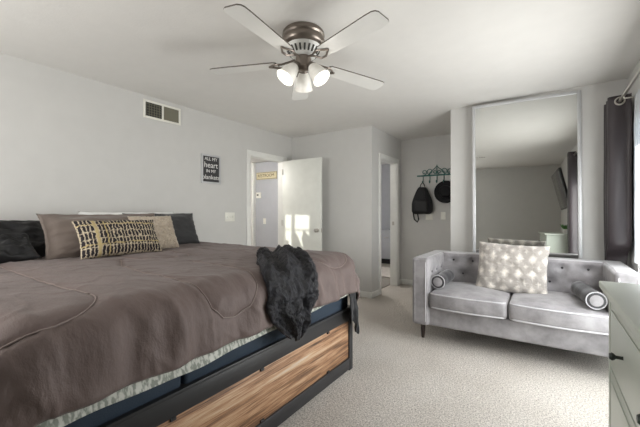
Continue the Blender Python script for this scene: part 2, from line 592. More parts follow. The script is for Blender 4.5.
# near wall with small window
NX0, NX1, NZ0, NZ1 = -3.41, -2.91, 1.25, 1.90
bm = B()
PX0, PX1, PZ0, PZ1 = -2.72, -1.68, 0.9, 2.0  # opening for the added, unseen fill window
box(bm, XL, NX0, YN - T, YN, 0, H); box(bm, NX1, PX0, YN - T, YN, 0, H); box(bm, PX1, XR, YN - T, YN, 0, H)
box(bm, PX0, PX1, YN - T, YN, 0, PZ0); box(bm, PX0, PX1, YN - T, YN, PZ1, H)
box(bm, NX0, NX1, YN - T, YN, NZ1, H); box(bm, NX0, NX1, YN - T, YN, 0, NZ0)
struct('wall_near', bm, 'wall', smooth=False)
# hall walls
bm = B(); box(bm, -6.6, XL - T, 5.2, 5.3, 0, 2.36)
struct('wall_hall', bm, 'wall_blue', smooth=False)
bm = B(); box(bm, -6.6, -6.5, 1.5, 5.2, 0, 2.36); box(bm, -6.6, XL - T, 1.4, 1.5, 0, 2.36)
struct('wall_hall_end', bm, 'wall', smooth=False)
# bathroom walls
bm = B(); box(bm, -4.6, -2.0, 8.1, 8.2, 0, H); box(bm, -4.6, -4.5, 5.66, 8.1, 0, H); box(bm, -2.15, -2.04, YB + T, 8.1, 0, H)
box(bm, -4.5, -3.47, 5.56, 5.66, 0, H); box(bm, -3.58, -3.47, YC + T, 5.56, 0, H)
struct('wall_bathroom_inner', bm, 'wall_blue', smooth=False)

# baseboards
def base(name, *boxes):
    bm = B()
    for b in boxes: box(bm, *b, 0, 0.085, 0.004)
    struct(name, bm, 'trim')
base('baseboard_left', (XL, XL + 0.014, YN, DY0 - 0.065))
base('baseboard_corner', (XL + 0.02, XB + 0.014, YC - 0.014, YC))
base('baseboard_bathroom', (XB, XB + 0.014, YC, BY0 - 0.065), (XB, XB + 0.014, BY1 + 0.065, YB))
base('baseboard_back', (XB + 0.014, XM, YB - 0.014, YB))
base('baseboard_mirror', (XM, XR, YM - 0.014, YM), (XM - 0.014, XM, YM - 0.014, YB - 0.014))
base('baseboard_right', (XR - 0.014, XR, YN, WY0 - 0.06))
base('baseboard_hall', (-5.0, XL - T, 5.186, 5.2))

# door trims
def casing_x(name, x0, x1, y0, y1, ztop, w=0.062, jx=None):
    bm = B()
    box(bm, x0, x1, y0 - w, y0 + 0.008, 0, ztop + w, 0.004)
    box(bm, x0, x1, y1 - 0.008, y1 + w, 0, ztop + w, 0.004)
    box(bm, x0, x1, y0 + 0.008, y1 - 0.008, ztop - 0.008, ztop + w, 0.004)
    a, b = jx
    box(bm, a, b, y0, y0 + 0.016, 0, ztop); box(bm, a, b, y1 - 0.016, y1, 0, ztop); box(bm, a, b, y0 + 0.016, y1 - 0.016, ztop - 0.016, ztop)
    return struct(name, bm, 'trim')
casing_x('trim_1', XL, XL + 0.018, DY0, DY1, DZ, jx=(XL - T, XL))
casing_x('trim_2', XB, XB + 0.018, BY0, BY1, DZ, jx=(XB - T, XB))
# white door casing further down the hall
bm = B()
box(bm, -5.18, -5.09, 5.12, 5.2, 0, 2.26, 0.004)
struct('trim_3', bm, 'trim')
bm = B(); box(bm, -6.0, -5.18, 5.15, 5.2, 0, 2.1, 0.003)
box(bm, -5.95, -5.25, 5.14, 5.15, 1.1, 2.0, 0.003); box(bm, -5.95, -5.25, 5.14, 5.15, 0.15, 1.0, 0.003)
struct('door_2', bm, 'door')

# open bedroom door
door = struct('door_1', rbox(B(), (XL + 0.385, 4.13, 1.02), (0.725, 0.036, 2.0), 0.003, 2, 2), 'door')
bm = B()
hx, hz = XL + 0.688, 0.95
for s in (-1, 1):
    lathe(bm, [(0.0, 0), (0.028, 0), (0.028, 0.008), (0.011, 0.012), (0.011, 0.034), (0.024, 0.040), (0.028, 0.055), (0.020, 0.068), (0, 0.070)], (hx, 4.13 + s * 0.018, hz), (0, s, 0), 20, cap=False)
box(bm, hx + 0.0525, hx + 0.0605, 4.119, 4.141, hz - 0.03, hz + 0.03)
link('door_handle', bm, 'chrome', door)
for z in (0.25, 1.05, 1.85):
    bm = B(); lathe(bm, [(0.007, 0), (0.007, 0.09)], (XL + 0.018, 4.107, z - 0.045), seg=10)
    link('hinge', bm, 'chrome', door)
# strike plate on the bathroom jamb
bm = B(); box(bm, XB - 0.075, XB - 0.04, BY1 - 0.019, BY1 - 0.016, 1.0, 1.06); 
struct('trim_4', bm, 'chrome')

# slider window
def slider():
    bm = B()
    x0, x1 = XR + 0.02, XR + 0.09
    f = 0.05
    box(bm, x0, x1, WY0, WY0 + f, WZ0, WZ1); box(bm, x0, x1, WY1 - f, WY1, WZ0, WZ1)
    box(bm, x0, x1, WY0 + f, WY1 - f, WZ1 - f, WZ1); box(bm, x0, x1, WY0 + f, WY1 - f, WZ0, WZ0 + f)
    my = (WY0 + WY1) / 2
    box(bm, x0, x1, my - 0.035, my + 0.035, WZ0 + f, WZ1 - f)
    w = struct('window_1', bm, 'trim')
    g = B(); box(g, x0 + 0.05, x0 + 0.056, WY0 + f, my - 0.035, WZ0 + f, WZ1 - f); link('pane', g, 'glass', w, smooth=False)
    g = B(); box(g, x0 + 0.05, x0 + 0.056, my + 0.035, WY1 - f, WZ0 + f, WZ1 - f); link('pane', g, 'glass', w, smooth=False)
slider()
bm = B()
f = 0.02; y0, y1 = YN - 0.09, YN - 0.03
box(bm, NX0, NX0 + f, y0, y1, NZ0, NZ1); box(bm, NX1 - f, NX1, y0, y1, NZ0, NZ1)
box(bm, NX0 + f, NX1 - f, y0, y1, NZ1 - f, NZ1); box(bm, NX0 + f, NX1 - f, y0, y1, NZ0, NZ0 + f)
box(bm, -3.27, -3.20, y0, y1, NZ0 + f, NZ1 - f); box(bm, NX0 + f, -3.27, y0, y1, 1.64, 1.655); box(bm, -3.20, NX1 - f, y0, y1, 1.64, 1.655)
w2 = struct('window_2', bm, 'trim')
g = B(); box(g, NX0 + f, -3.27, y0 + 0.02, y0 + 0.025, NZ0 + f, NZ1 - f); link('pane', g, 'glass', w2, smooth=False)
g = B(); box(g, -3.20, NX1 - f, y0 + 0.02, y0 + 0.025, NZ0 + f, NZ1 - f); link('pane', g, 'glass', w2, smooth=False)
bm = B()
box(bm, PX0, PX0 + 0.04, y0, y1, PZ0, PZ1); box(bm, PX1 - 0.04, PX1, y0, y1, PZ0, PZ1)
box(bm, PX0 + 0.04, PX1 - 0.04, y0, y1, PZ1 - 0.04, PZ1); box(bm, PX0 + 0.04, PX1 - 0.04, y0, y1, PZ0, PZ0 + 0.04)
w3 = struct('added_fill_window', bm, 'trim')  # unseen window added as a place for the room's fill light
bm = B(); box(bm, PX0 + 0.005, PX1 - 0.005, y1 + 0.004, y1 + 0.01, PZ0, PZ1 - 0.001)
link('added_sun_blind', bm, 'white_cotton', w3, smooth=False)  # added to keep the sun out of this opening
# outside ground and garden wall beyond the slider
bm = B(); box(bm, XR + T, 6, -6, 9, -0.2, -0.1); struct('ground', bm, 'concrete', smooth=False)
bm = B(); box(bm, 5.8, 6, -6, 9, -0.1, 1.7); struct('wall_garden', bm, 'fence', smooth=False)

# ================================================================== BED
BX0, BX1, BY_0, BY_1 = -3.38, -1.25, 0.30, 2.34
ZT = 0.895
IX, IY0, IY1 = -1.35, 0.38, 2.25     # inner rectangle the bedding hangs from
RAD = 0.15
def bedsurf(a, b, off=0.0, rad=RAD, flare=0.12):
    """cloth coordinates (a along x, b along y) -> point on the made bed, offset outward"""
    px = min(a, IX); py = max(IY0, min(IY1, b))
    dx, dy = a - px, b - py
    d = math.hypot(dx, dy)
    if d < 1e-6: return Vector((a, b, ZT + off)), Vector((0, 0, 1)), 0
    ux, uy = dx / d, dy / d
    arc = rad * math.pi / 2
    if d < arc:
        t = d / rad
        h = rad * math.sin(t); z = -rad * (1 - math.cos(t))
        n = Vector((ux * math.sin(t), uy * math.sin(t), math.cos(t)))
    else:
        e = d - arc
        h = rad + e * flare; z = -rad - e
        n = Vector((ux, uy, 0.1)).normalized()
    return Vector((px + ux * h, py + uy * h, ZT + z)) + n * off, n, d

bed = thing('bed', ((BX0 + BX1) / 2, (BY_0 + BY_1) / 2, 0), 'large bed with taupe comforter, black metal frame and wooden plank footboard', 'bed')
# metal frame
bm = B()
fx0, fx1 = BX1 - 0.05, BX1
box(bm, fx0, fx1 - 0.004, BY_0, BY_1, 0.385, 0.475, 0.004)
box(bm, fx0 - 0.02, fx1 + 0.006, BY_0, BY_1, 0.475, 0.49, 0.003)
link('footboard_rail', bm, 'black_metal', bed)
link('footboard_rail', box(B(), fx0, fx1, BY_0 + 0.05, BY_1 - 0.05, 0.012, 0.098, 0.004), 'black_metal', bed)
for y in (BY_0, BY_1 - 0.05):
    for x in (fx0 - 0.005, BX0):
        link('post', box(B(), x, x + 0.055, y - 0.002, y + 0.052, 0, 0.475 if x > -2 else 1.02, 0.005), 'black_metal' if x > -2 else 'headboard', bed)
for y in (BY_1 - 0.035, BY_0):
    link('side_rail', box(B(), BX0 + 0.056, fx0 - 0.006, y, y + 0.035, 0.30, 0.475, 0.004), 'black_metal', bed)
link('wood_panel', box(B(), fx0 + 0.012, fx1 - 0.012, BY_0 + 0.05, BY_1 - 0.05, 0.098, 0.385, 0.002), 'wood', bed)
for y in (0.80, 1.32, 1.98):
    for z_0, z_1 in ((0.372, 0.385), (0.098, 0.112)):
        link('bracket', box(B(), fx1 - 0.012, fx1 - 0.004, y, y + 0.025, z_0, z_1), 'black_metal', bed)
link('headboard', rbox(B(), (BX0 + 0.03, (BY_0 + BY_1) / 2, 0.65), (0.04, BY_1 - BY_0 - 0.11, 0.70), 0.01, 3, 3), 'nightstand', bed)
# box spring in two halves + mattress
link('box_spring', rbox(B(), ((BX0 + BX1) / 2 + 0.02, 1.585, 0.55), (2.06, 1.43, 0.14), 0.02, 3, 3), 'navy', bed)
link('box_spring', rbox(B(), ((BX0 + BX1) / 2 + 0.02, 0.60, 0.55), (2.06, 0.52, 0.14), 0.02, 3, 3), 'navy', bed)
link('mattress', rbox(B(), ((BX0 + BX1) / 2 + 0.0, 1.32, 0.72), (2.0, 1.86, 0.24), 0.09, 3, 4), 'white_cotton', bed)

# stitched loops on the comforter, as polylines in cloth coordinates
def arcpts(cx, cy, rx, ry, a0, a1, n=24):
    return [(cx + rx * math.cos(R(a0 + (a1 - a0) * i / n)), cy + ry * math.sin(R(a0 + (a1 - a0) * i / n))) for i in range(n + 1)]
LOOPS = []
def stadium(x0, x1, y0, y1, r=0.14):
    p = arcpts(x1 - r, y1 - r, r, r, 90, 0, 10) + arcpts(x1 - r, y0 + r, r, r, 0, -90, 10)
    p += arcpts(x0 + r, y0 + r, r, r, -90, -180, 10) + arcpts(x0 + r, y1 - r, r, r, 180, 90, 10)
    p.append(p[0]); return p
LOOPS.append(stadium(-3.2, -1.25, 0.10, 0.60, 0.22))
LOOPS.append([(-2.35, 1.14), (-2.1, 1.02), (-1.8, 0.965), (-1.5, 0.955), (-1.28, 0.945), (-1.17, 0.965), (-1.115, 1.02), (-1.10, 1.10), (-1.13, 1.19), (-1.22, 1.27), (-1.36, 1.32), (-1.6, 1.34), (-1.9, 1.35)])
LOOPS.append(stadium(-2.95, -2.15, 1.2, 1.6, 0.18))
LOOPS.append(stadium(-1.75, -1.2, 1.86, 2.30, 0.2))
LOOPS.append(stadium(-2.95, -2.05, 1.85, 2.25, 0.18))
SEG = []
for lp in LOOPS:
    for i in range(len(lp) - 1): SEG.append((lp[i], lp[i + 1]))
def loopdist(a, b):
    best = 9
    for (x0, y0), (x1, y1) in SEG:
        if min(x0, x1) - 0.06 > a or max(x0, x1) + 0.06 < a or min(y0, y1) - 0.06 > b or max(y0, y1) + 0.06 < b: continue
        vx, vy = x1 - x0, y1 - y0
        L = vx * vx + vy * vy
        t = 0 if L < 1e-12 else max(0, min(1, ((a - x0) * vx + (b - y0) * vy) / L))
        d = math.hypot(a - x0 - vx * t, b - y0 - vy * t)
        best = min(best, d)
    return best

def comfort_w(a, b, d):
    ld = loopdist(a, b)
    w = 0.009 * fbm((a * 1.2, b * 1.6, 3), 1.6, 3) + 0.003 * fbm((a, b * 2.6, 9), 4.0, 3)
    cr = 1 - abs(noise.noise(Vector((a * 2.0 + 0.4 * b, b * 7.5 - a * 1.6, 1.3))))
    cr2 = 1 - abs(noise.noise(Vector((a * 5.0, b * 9.0, 4.3))))
    w += 0.004 * max(0, cr2 - 0.86) / 0.14
    w += 0.007 * max(0, cr - 0.84) / 0.16 * (0.5 + noise.noise(Vector((a * 1.5, b * 1.5, 7))))
    if d > 0.03:   # hanging folds
        k = min(1, (d - 0.03) / 0.22)
        s = b if abs(a - IX) > 0 and b < IY1 else a
        ang = b * 17 + 2.4 * noise.noise(Vector((b * 2.0, 0, 5))) + 1.5 * noise.noise(Vector((a * 3, b * 2, 2)))
        if b > IY1: ang = (a + b) * 15
        if b < IY0: ang = a * 15
        w += k * (0.012 * math.sin(ang) + 0.008 * math.sin(ang * 2.3 + 1) + 0.014 * fbm((a * 0.8, b * 3.5, 4), 2.4, 3))
    w -= 0.007 * math.exp(-(ld / 0.009) ** 2) + 0.005 * math.exp(-(ld / 0.04) ** 2)
    return w

def comforter():
    bm = B()
    a0, a1 = -3.22, IX + 0.36
    b0, b1 = IY0 - 0.36, IY1 + 0.40
    na, nb = 200, 250
    g = []
    for i in range(na + 1):
        row = []
        a = a0 + (a1 - a0) * i / na
        for j in range(nb + 1):
            b = b0 + (b1 - b0) * j / nb
            p, n, d = bedsurf(a, b)
            w = comfort_w(a, b, d)
            q = p + n * (w + 0.012)
            if i == na or j in (0, nb): q -= n * 0.012
            row.append(bm.verts.new(q))
        g.append(row)
    for i in range(na):
        for j in range(nb):
            bm.faces.new((g[i][j], g[i + 1][j], g[i + 1][j + 1], g[i][j + 1]))
    o = link('comforter', bm, 'comforter', bed, angle=180)
    md = o.modifiers.new('thick', 'SOLIDIFY'); md.thickness = 0.016; md.offset = -1
    return o
comf = comforter()
for lp in LOOPS:
    bm = B(); pts = []
    for k in range(len(lp) - 1):
        (xa, ya), (xb, yb) = lp[k], lp[k + 1]
        m_ = max(1, int(math.hypot(xb - xa, yb - ya) / 0.02))
        for t in range(m_):
            a = xa + (xb - xa) * t / m_; b = ya + (yb - ya) * t / m_
            p, n, d = bedsurf(a, b)
            pts.append(p + n * (comfort_w(a, b, d) + 0.0155))
    tube(bm, pts, 0.0032, 5)
    link('seam', bm, 'seam', comf, angle=180)
def quilt():
    bm = B()
    b0, b1 = IY0 - 0.30, IY1 + 0.12
    g = []
    nb = 120
    for i in range(14):
        row = []
        for j in range(nb + 1):
            b = b0 + (b1 - b0) * j / nb
            lowest = 0.412 - 0.03 * max(0, (b - 0.9)) + 0.005 * math.sin(b * 9)
            a = IX + 0.25 + (lowest - 0.25) * i / 13
            p, n, d = bedsurf(a, b, -0.050 + 0.034 * (i / 13) ** 2, RAD, 0.0)
            row.append(bm.verts.new(p + n * 0.004 * math.sin(b * 22)))
        g.append(row)
    for i in range(13):
        for j in range(nb):
            bm.faces.new((g[i][j], g[i + 1][j], g[i + 1][j + 1], g[i][j + 1]))
    o = link('quilt', bm, 'quilt', bed, angle=180)
    md = o.modifiers.new('thick', 'SOLIDIFY'); md.thickness = 0.008; md.offset = -1
quilt()

# throw over the foot edge
def throw():
    keys = [(0.0, -1.64, 1.80, 1.93), (0.12, -1.56, 1.64, 1.95), (0.30, -1.43, 1.47, 1.90), (0.5, IX + 0.08, 1.33, 1.80), (0.7, IX + 0.25, 1.27, 1.73), (0.84, IX + 0.34, 1.30, 1.68), (0.94, IX + 0.41, 1.38, 1.62), (1.0, IX + 0.46, 1.45, 1.56)]
    def at(v):
        for k in range(len(keys) - 1):
            if v <= keys[k + 1][0]:
                t = (v - keys[k][0]) / (keys[k + 1][0] - keys[k][0])
                t = t * t * (3 - 2 * t) * 0.4 + t * 0.6
                return [keys[k][i] + (keys[k + 1][i] - keys[k][i]) * t for i in (1, 2, 3)]
        return keys[-1][1:]
    bm = B(); g = []
    nv, nu = 110, 80
    for i in range(nv + 1):
        v = i / nv; row = []
        a, y0, y1 = at(v)
        for j in range(nu + 1):
            u = j / nu
            b = y0 + (y1 - y0) * u + 0.03 * noise.noise(Vector((v * 5, u * 3, 1)))
            aa = a + 0.06 * noise.noise(Vector((u * 4, v * 3, 8)))
            edge = min(u, 1 - u, v, 1 - v)
            e = min(1, edge / 0.09)
            e = math.sqrt(e)
            fold = 0.016 * math.sin(u * 15 + 4 * v + 3 * noise.noise(Vector((u * 3, v * 4, 0)))) + 0.030 * fbm((u * 2, v * 3, 2), 2.4, 4)
            tuft = 0.010 * noise.noise(Vector((aa * 55, b * 55, 3)))
            p, n, d = bedsurf(aa, b, 0.022 + e * (0.042 + fold) + tuft)
            row.append(bm.verts.new(p))
        g.append(row)
    for i in range(nv):
        for j in range(nu):
            bm.faces.new((g[i][j], g[i + 1][j], g[i + 1][j + 1], g[i][j + 1]))
    o = link('throw_blanket', bm, 'throw', angle=180)
    md = o.modifiers.new('thick', 'SOLIDIFY'); md.thickness = 0.016; md.offset = -1
    tag(o, 'fluffy black throw blanket draped over the foot edge of the bed', 'blanket')
throw()
# black cloth hanging at the far foot corner
bm = B(); g = []
for i in range(31):
    v = i / 30; row = []
    for j in range(41):
        u = j / 40
        th = R(-8 + 78 * u)
        dend = 0.60 + 0.10 * math.sin(u * math.pi) + 0.035 * math.sin(u * 21) + 0.02 * math.sin(u * 47)
        d = 0.34 + (dend - 0.34) * v
        a = IX + d * math.cos(th) * (1 - 0.25 * v * abs(u - 0.5)); b = IY1 + d * math.sin(th) * (1 - 0.2 * v)
        p, n, dd = bedsurf(a, b, -0.006 + 0.014 * v * math.sin(u * 26 + 2 * v) + 0.008 * noise.noise(Vector((u * 7, v * 5, 2))), RAD, 0.06)
        row.append(bm.verts.new(p))
    g.append(row)
for i in range(30):
    for j in range(40): bm.faces.new((g[i][j], g[i + 1][j], g[i + 1][j + 1], g[i][j + 1]))
o = link('cloth', bm, 'black', angle=180)
o.modifiers.new('thick', 'SOLIDIFY').thickness = 0.006
tag(o, 'ragged black cloth hanging from under the comforter at the far foot corner of the bed', 'cloth')

# ------------------------------------------------------------------ pillows
def pillow(name, c, w, h, t, lean, yaw, mat, label, cat='pillow', group=None, p=2.6, flange=0.0, seed=0, wr=0.012, n=40, roll=0.0, parent=None, tuft=0.0):
    """c: centre; w along y, h up; lean: how far the face turns upward; yaw about z"""
    bm = B(); uvl = bm.loops.layers.uv.new('UVMap')
    L = R(lean); N = Vector((math.cos(L), 0, math.sin(L))); U = Vector((-math.sin(L), 0, math.cos(L))); W = Vector((0, 1, 0))
    rot = Matrix.Rotation(R(yaw), 3, 'Z')
    rl = Matrix.Rotation(R(roll), 3, N)
    N = rot @ N; U = rot @ (rl @ U); W = rot @ (rl @ W)
    C = Vector(c)
    sides = []
    for s in (1, -1):
        g = []
        for i in range(n + 1):
            row = []
            for j in range(n + 1):
                u = -1 + 2 * i / n; v = -1 + 2 * j / n
                fu, fv = abs(u), abs(v)
                k = 1 - flange
                th = max(0, 1 - min(1, fu / k) ** p) ** 0.55 * max(0, 1 - min(1, fv / k) ** p) ** 0.55
                pin = 1 - 0.06 * (1 - fv ** 2) * fu ** 2
                pin2 = 1 - 0.06 * (1 - fu ** 2) * fv ** 2
                q = Vector((u * 2 + seed, v * 2, s * 0.6))
                wv = wr * fbm(q, 1.5, 4) * min(1, 4 * (1 - max(fu, fv)) + 0.15)
                if tuft: wv += tuft * noise.noise(Vector((u * 28, v * 28, seed + s))) 
                edge = (i in (0, n) or j in (0, n))
                d = 0.0 if edge else s * (th * t / 2 + 0.003) + wv * (1 if s > 0 else -1)
                ev = 0.006 * noise.noise(Vector((u * 6 + seed, v * 6, 4)))
                row.append((C + W * (u * w / 2 * pin + ev) + U * (v * h / 2 * pin2 + ev) + N * d, (u * 0.5 + 0.5, v * 0.5 + 0.5)))
            g.append(row)
        sides.append(g)
    cache = {}
    def vert(s, i, j):
        edge = i in (0, n) or j in (0, n)
        key = (0 if edge else s, i, j)
        if key not in cache: cache[key] = bm.verts.new(sides[s][i][j][0])
        return cache[key]
    for s in (0, 1):
        for i in range(n):
            for j in range(n):
                idx = [(i, j), (i + 1, j), (i + 1, j + 1), (i, j + 1)]
                f = bm.faces.new([vert(s, *q) for q in idx])
                for lo, q in zip(f.loops, idx): lo[uvl].uv = sides[s][q[0]][q[1]][1]
    o = link(name, bm, mat, parent, angle=180)
    if parent is None: tag(o, label, cat, group)
    return o

pz = 0.91
G = 'pillows along the head of the bed'
pillow('pillow', (-3.02, 0.60, pz + 0.115), 0.78, 0.36, 0.16, 44, 0, 'black_satin', 'black satin pillow at the near end of the headboard, back of the pair', group=G, seed=1, wr=0.03)
pillow('pillow', (-2.80, 0.54, pz + 0.08), 0.56, 0.25, 0.14, 56, 3, 'black_satin', 'slumped black satin pillow lying low in front of the other black one', group=G, seed=5, wr=0.035)
pillow('pillow', (-2.80, 1.26, pz + 0.145), 0.84, 0.345, 0.13, 26, 0, 'taupe_cotton', 'large taupe pillow sham with pointed corners beside the black pillows', group=G, seed=2, flange=0.12, wr=0.015)
pillow('pillow', (-3.16, 1.66, pz + 0.155), 0.88, 0.345, 0.11, 24, 0, 'white_cotton', 'white pillow against the headboard, mostly hidden behind the others', group=G, seed=3)
pillow('pillow', (-2.97, 1.83, pz + 0.145), 0.70, 0.335, 0.14, 22, 0, 'dark_grey_cotton', 'dark grey pillow at the far end of the headboard by the switch', group=G, seed=4, wr=0.015)
pillow('pillow', (-2.74, 1.60, pz + 0.135), 0.38, 0.315, 0.11, 26, 0, 'cream_fur', 'cream faux fur square pillow between the patterned and dark grey ones', group=G, seed=6, tuft=0.008, n=60)
pillow('lumbar_pillow', (-2.58, 1.25, pz + 0.125), 0.57, 0.285, 0.12, 30, 0, 'weave', 'black and cream woven lumbar pillow with mustard stripes', group=G, seed=7, p=3, n=50, wr=0.008)

# ================================================================== SOFA
SX0, SX1, SY0, SY1 = -1.055, 0.565, 3.16, 3.935
SZ = 0.79
sofa = thing('sofa', ((SX0 + SX1) / 2, (SY0 + SY1) / 2, 0), 'grey velvet two-seat sofa with tufted back, pale piping and dark legs', 'sofa')
AW = 0.155
link('base', rbox(B(), ((SX0 + SX1) / 2, (SY0 + SY1) / 2 + 0.01, 0.245), (SX1 - SX0 - 0.06, SY1 - SY0 - 0.06, 0.17), 0.015, 6, 3), 'velvet', sofa)
BT = []
def dimple(cs, depth, rad):
    def f(p, q):
        s = 0
        for c in cs:
            r2 = (p - c[0]) ** 2 + (q - c[1]) ** 2
            s += math.exp(-r2 / rad ** 2)
        return depth * min(1.2, s)
    return f
# backrest
bw = SX1 - SX0 - 2 * AW
nbt = 7
backc = [(-bw / 2 + bw * (i + 0.5) / nbt, 0.17) for i in range(nbt)] + [(-bw / 2 + bw * (i + 1) / nbt, 0.035) for i in range(nbt - 1)]
dm = dimple(backc, 0.028, 0.035)
def backfn(p, hx, hy, hz):
    if p.y > -hy + 0.03: return Vector((0, 0, 0))
    return Vector((0, dm(p.x, p.z) - 0.012, 0))
bcy, bcz = SY1 - 0.09, 0.545
link('backrest', rbox(B(), ((SX0 + SX1) / 2, bcy, bcz), (SX1 - SX0 - 0.02, 0.18, SZ - 0.30), 0.03, 64, 4, fn=backfn), 'velvet', sofa)
for cx, cz in backc:
    bm = B(); lathe(bm, [(0, -0.004), (0.012, 0), (0.010, 0.006), (0, 0.009)], ((SX0 + SX1) / 2 + cx, bcy - 0.09 + 0.016, bcz + cz), (0, -1, 0), 12, cap=False)
    link('button', bm, 'velvet_dark', sofa)
bm = B()
tube(bm, [(SX0 + AW, SY1 - 0.175, SZ - 0.004), (SX1 - AW, SY1 - 0.175, SZ - 0.004)], 0.006, 6)
link('back_piping', bm, 'piping', sofa)
# arms
for s in (-1, 1):
    cx = SX0 + AW / 2 if s < 0 else SX1 - AW / 2
    cs = [(y, z) for y in (-0.22, -0.05, 0.12) for z in (0.17,)] + [(y, 0.05) for y in (-0.135, 0.035)]
    da = dimple(cs, 0.02, 0.03)
    L = SY1 - SY0 + 0.0
    def armfn(p, hx, hy, hz, s=s):
        if (p.x * s) < -hx + 0.02: return Vector((s * (da(p.y, p.z) - 0.0), 0, 0))
        return Vector((0, 0, 0))
    arm = link('arm', rbox(B(), (cx, (SY0 + SY1) / 2 - 0.0, 0.475), (AW, L, SZ - 0.16), 0.028, 34, 4, fn=armfn), 'velvet', sofa)
    # inner raised pad line + piping on the front face
    xi = cx - s * (AW / 2)
    for cy, cz in cs:
        bm = B(); lathe(bm, [(0, -0.004), (0.011, 0), (0.009, 0.006), (0, 0.009)], (xi + s * 0.014, (SY0 + SY1) / 2 + cy, 0.475 + cz), (-s, 0, 0), 12, cap=False)
        link('button', bm, 'velvet_dark', sofa)
    bm = B()
    x_a, x_b = cx - s * (AW / 2 - 0.026), cx + s * (AW / 2 - 0.028)
    yf = SY0 - 0.001
    # piping frames the inner front panel and the top edge
    tube(bm, [(x_a, yf + 0.002, 0.20), (x_a, yf, 0.45), (x_a, yf + 0.002, SZ - 0.045), (x_a, yf + 0.02, SZ - 0.014), (x_a, SY0 + 0.08, SZ - 0.003), (x_a, SY1 - 0.2, SZ - 0.003)], 0.0055, 6)
    link('arm_piping', bm, 'piping', sofa)
    bm = B()
    tube(bm, [(x_b, yf + 0.002, 0.20), (x_b, yf, 0.45), (x_b, yf + 0.002, SZ - 0.045), (x_b, yf + 0.02, SZ - 0.014), (x_b, SY0 + 0.08, SZ - 0.003), (x_b, SY1 - 0.05, SZ - 0.003)], 0.0045, 6)
    link('arm_piping', bm, 'velvet', sofa)
# seat cushions
mid = (SX0 + SX1) / 2 - 0.01
for x0, x1 in ((SX0 + AW + 0.005, mid - 0.004), (mid + 0.004, SX1 - AW - 0.005)):
    w = x1 - x0; dpt = 0.66; hgt = 0.15
    def cf(p, hx, hy, hz):
        cr = (1 - (p.x / hx) ** 2) * (1 - (p.y / hy) ** 2)
        z = 0.035 * max(0, cr) if p.z > 0 else 0
        bulge = -0.035 * max(0, 1 - (p.x / hx) ** 2) if p.y < 0 else 0
        bulge += -0.012 * (1 - min(1, abs(p.z) / hz) ** 2) if p.y < -hy + 0.03 else 0
        return Vector((0, bulge, z + 0.004 * noise.noise(p * 6)))
    cy = SY0 + 0.005 + dpt / 2 - 0.0
    c = ((x0 + x1) / 2, cy, 0.405)
    cu = link('seat_cushion', rbox(B(), c, (w, dpt, hgt), 0.03, 14, 4, fn=cf), 'velvet', sofa)
    for zz in (hgt / 2 - 0.014, -hgt / 2 + 0.014):
        bm = B(); pts = []
        for i in range(25):
            t = -1 + 2 * i / 24
            xx = t * (w / 2 - 0.012)
            yy = -dpt / 2 - 0.035 * (1 - (2 * xx / w) ** 2) - 0.001 + 0.02 * max(0, abs(t) - 0.93) / 0.07
            pts.append((c[0] + xx, c[1] + yy - 0.002, c[2] + zz))
        tube(bm, pts, 0.0065, 6)
        link('piping', bm, 'piping', cu)
# legs
for x in (SX0 + 0.065, SX1 - 0.065):
    for y in (SY0 + 0.14, SY1 - 0.09):
        bm = B(); lathe(bm, [(0.014, 0.0), (0.018, 0.03), (0.026, 0.165)], (x, y, 0), seg=4 * 4)
        link('leg', bm, 'leg', sofa)
# bolsters
def bolster(x, y0, y1, z, label, yaw=0):
    bm = B()
    r = 0.062; Lb = y1 - y0
    lathe(bm, [(0, 0.004), (r * 0.5, -0.004), (r * 0.9, 0.0), (r, 0.012)] + [(r + 0.003 * math.sin(i * 1.3), 0.012 + (Lb - 0.024) * i / 10) for i in range(1, 10)] + [(r, Lb - 0.012), (r * 0.9, Lb), (0, Lb)], (x, y0, z), (0, 1, 0), 32, cap=False)
    o = link('bolster', bm, 'velvet_dark', origin=(x, (y0 + y1) / 2, z - r))
    tag(o, label, 'cushion', 'velvet bolsters on the sofa')
    bm = B(); lathe(bm, [(0, -0.007), (r * 0.5, -0.006), (r * 0.78, 0.0), (r * 0.76, 0.006), (0, 0.006)], (x, y0, z), (0, 1, 0), 32, cap=False)
    link('end_cap', bm, 'velvet', o)
    o.rotation_euler = (0, 0, R(yaw))
    bm = B(); tube(bm, [(x + r * math.cos(a * math.pi / 16), y0 + 0.004, z + r * math.sin(a * math.pi / 16)) for a in range(32)], 0.004, 6, closed=True)
    link('piping', bm, 'piping', o)
bolster(SX0 + AW + 0.065, 3.24, 3.66, 0.565, 'dark grey velvet bolster against the left arm of the sofa')
bolster(SX1 - AW - 0.13, 3.20, 3.66, 0.565, 'dark grey velvet bolster against the right arm of the sofa, next to the dresser', 9)
pillow('throw_pillow', (-0.262, 3.60, 0.695), 0.59, 0.475, 0.17, 18, -90, 'diamond', 'plush square cushion with white diamonds on taupe, leaning on the sofa back', 'cushion', seed=9, p=3.2, n=60, tuft=0.003, wr=0.015, roll=-2)

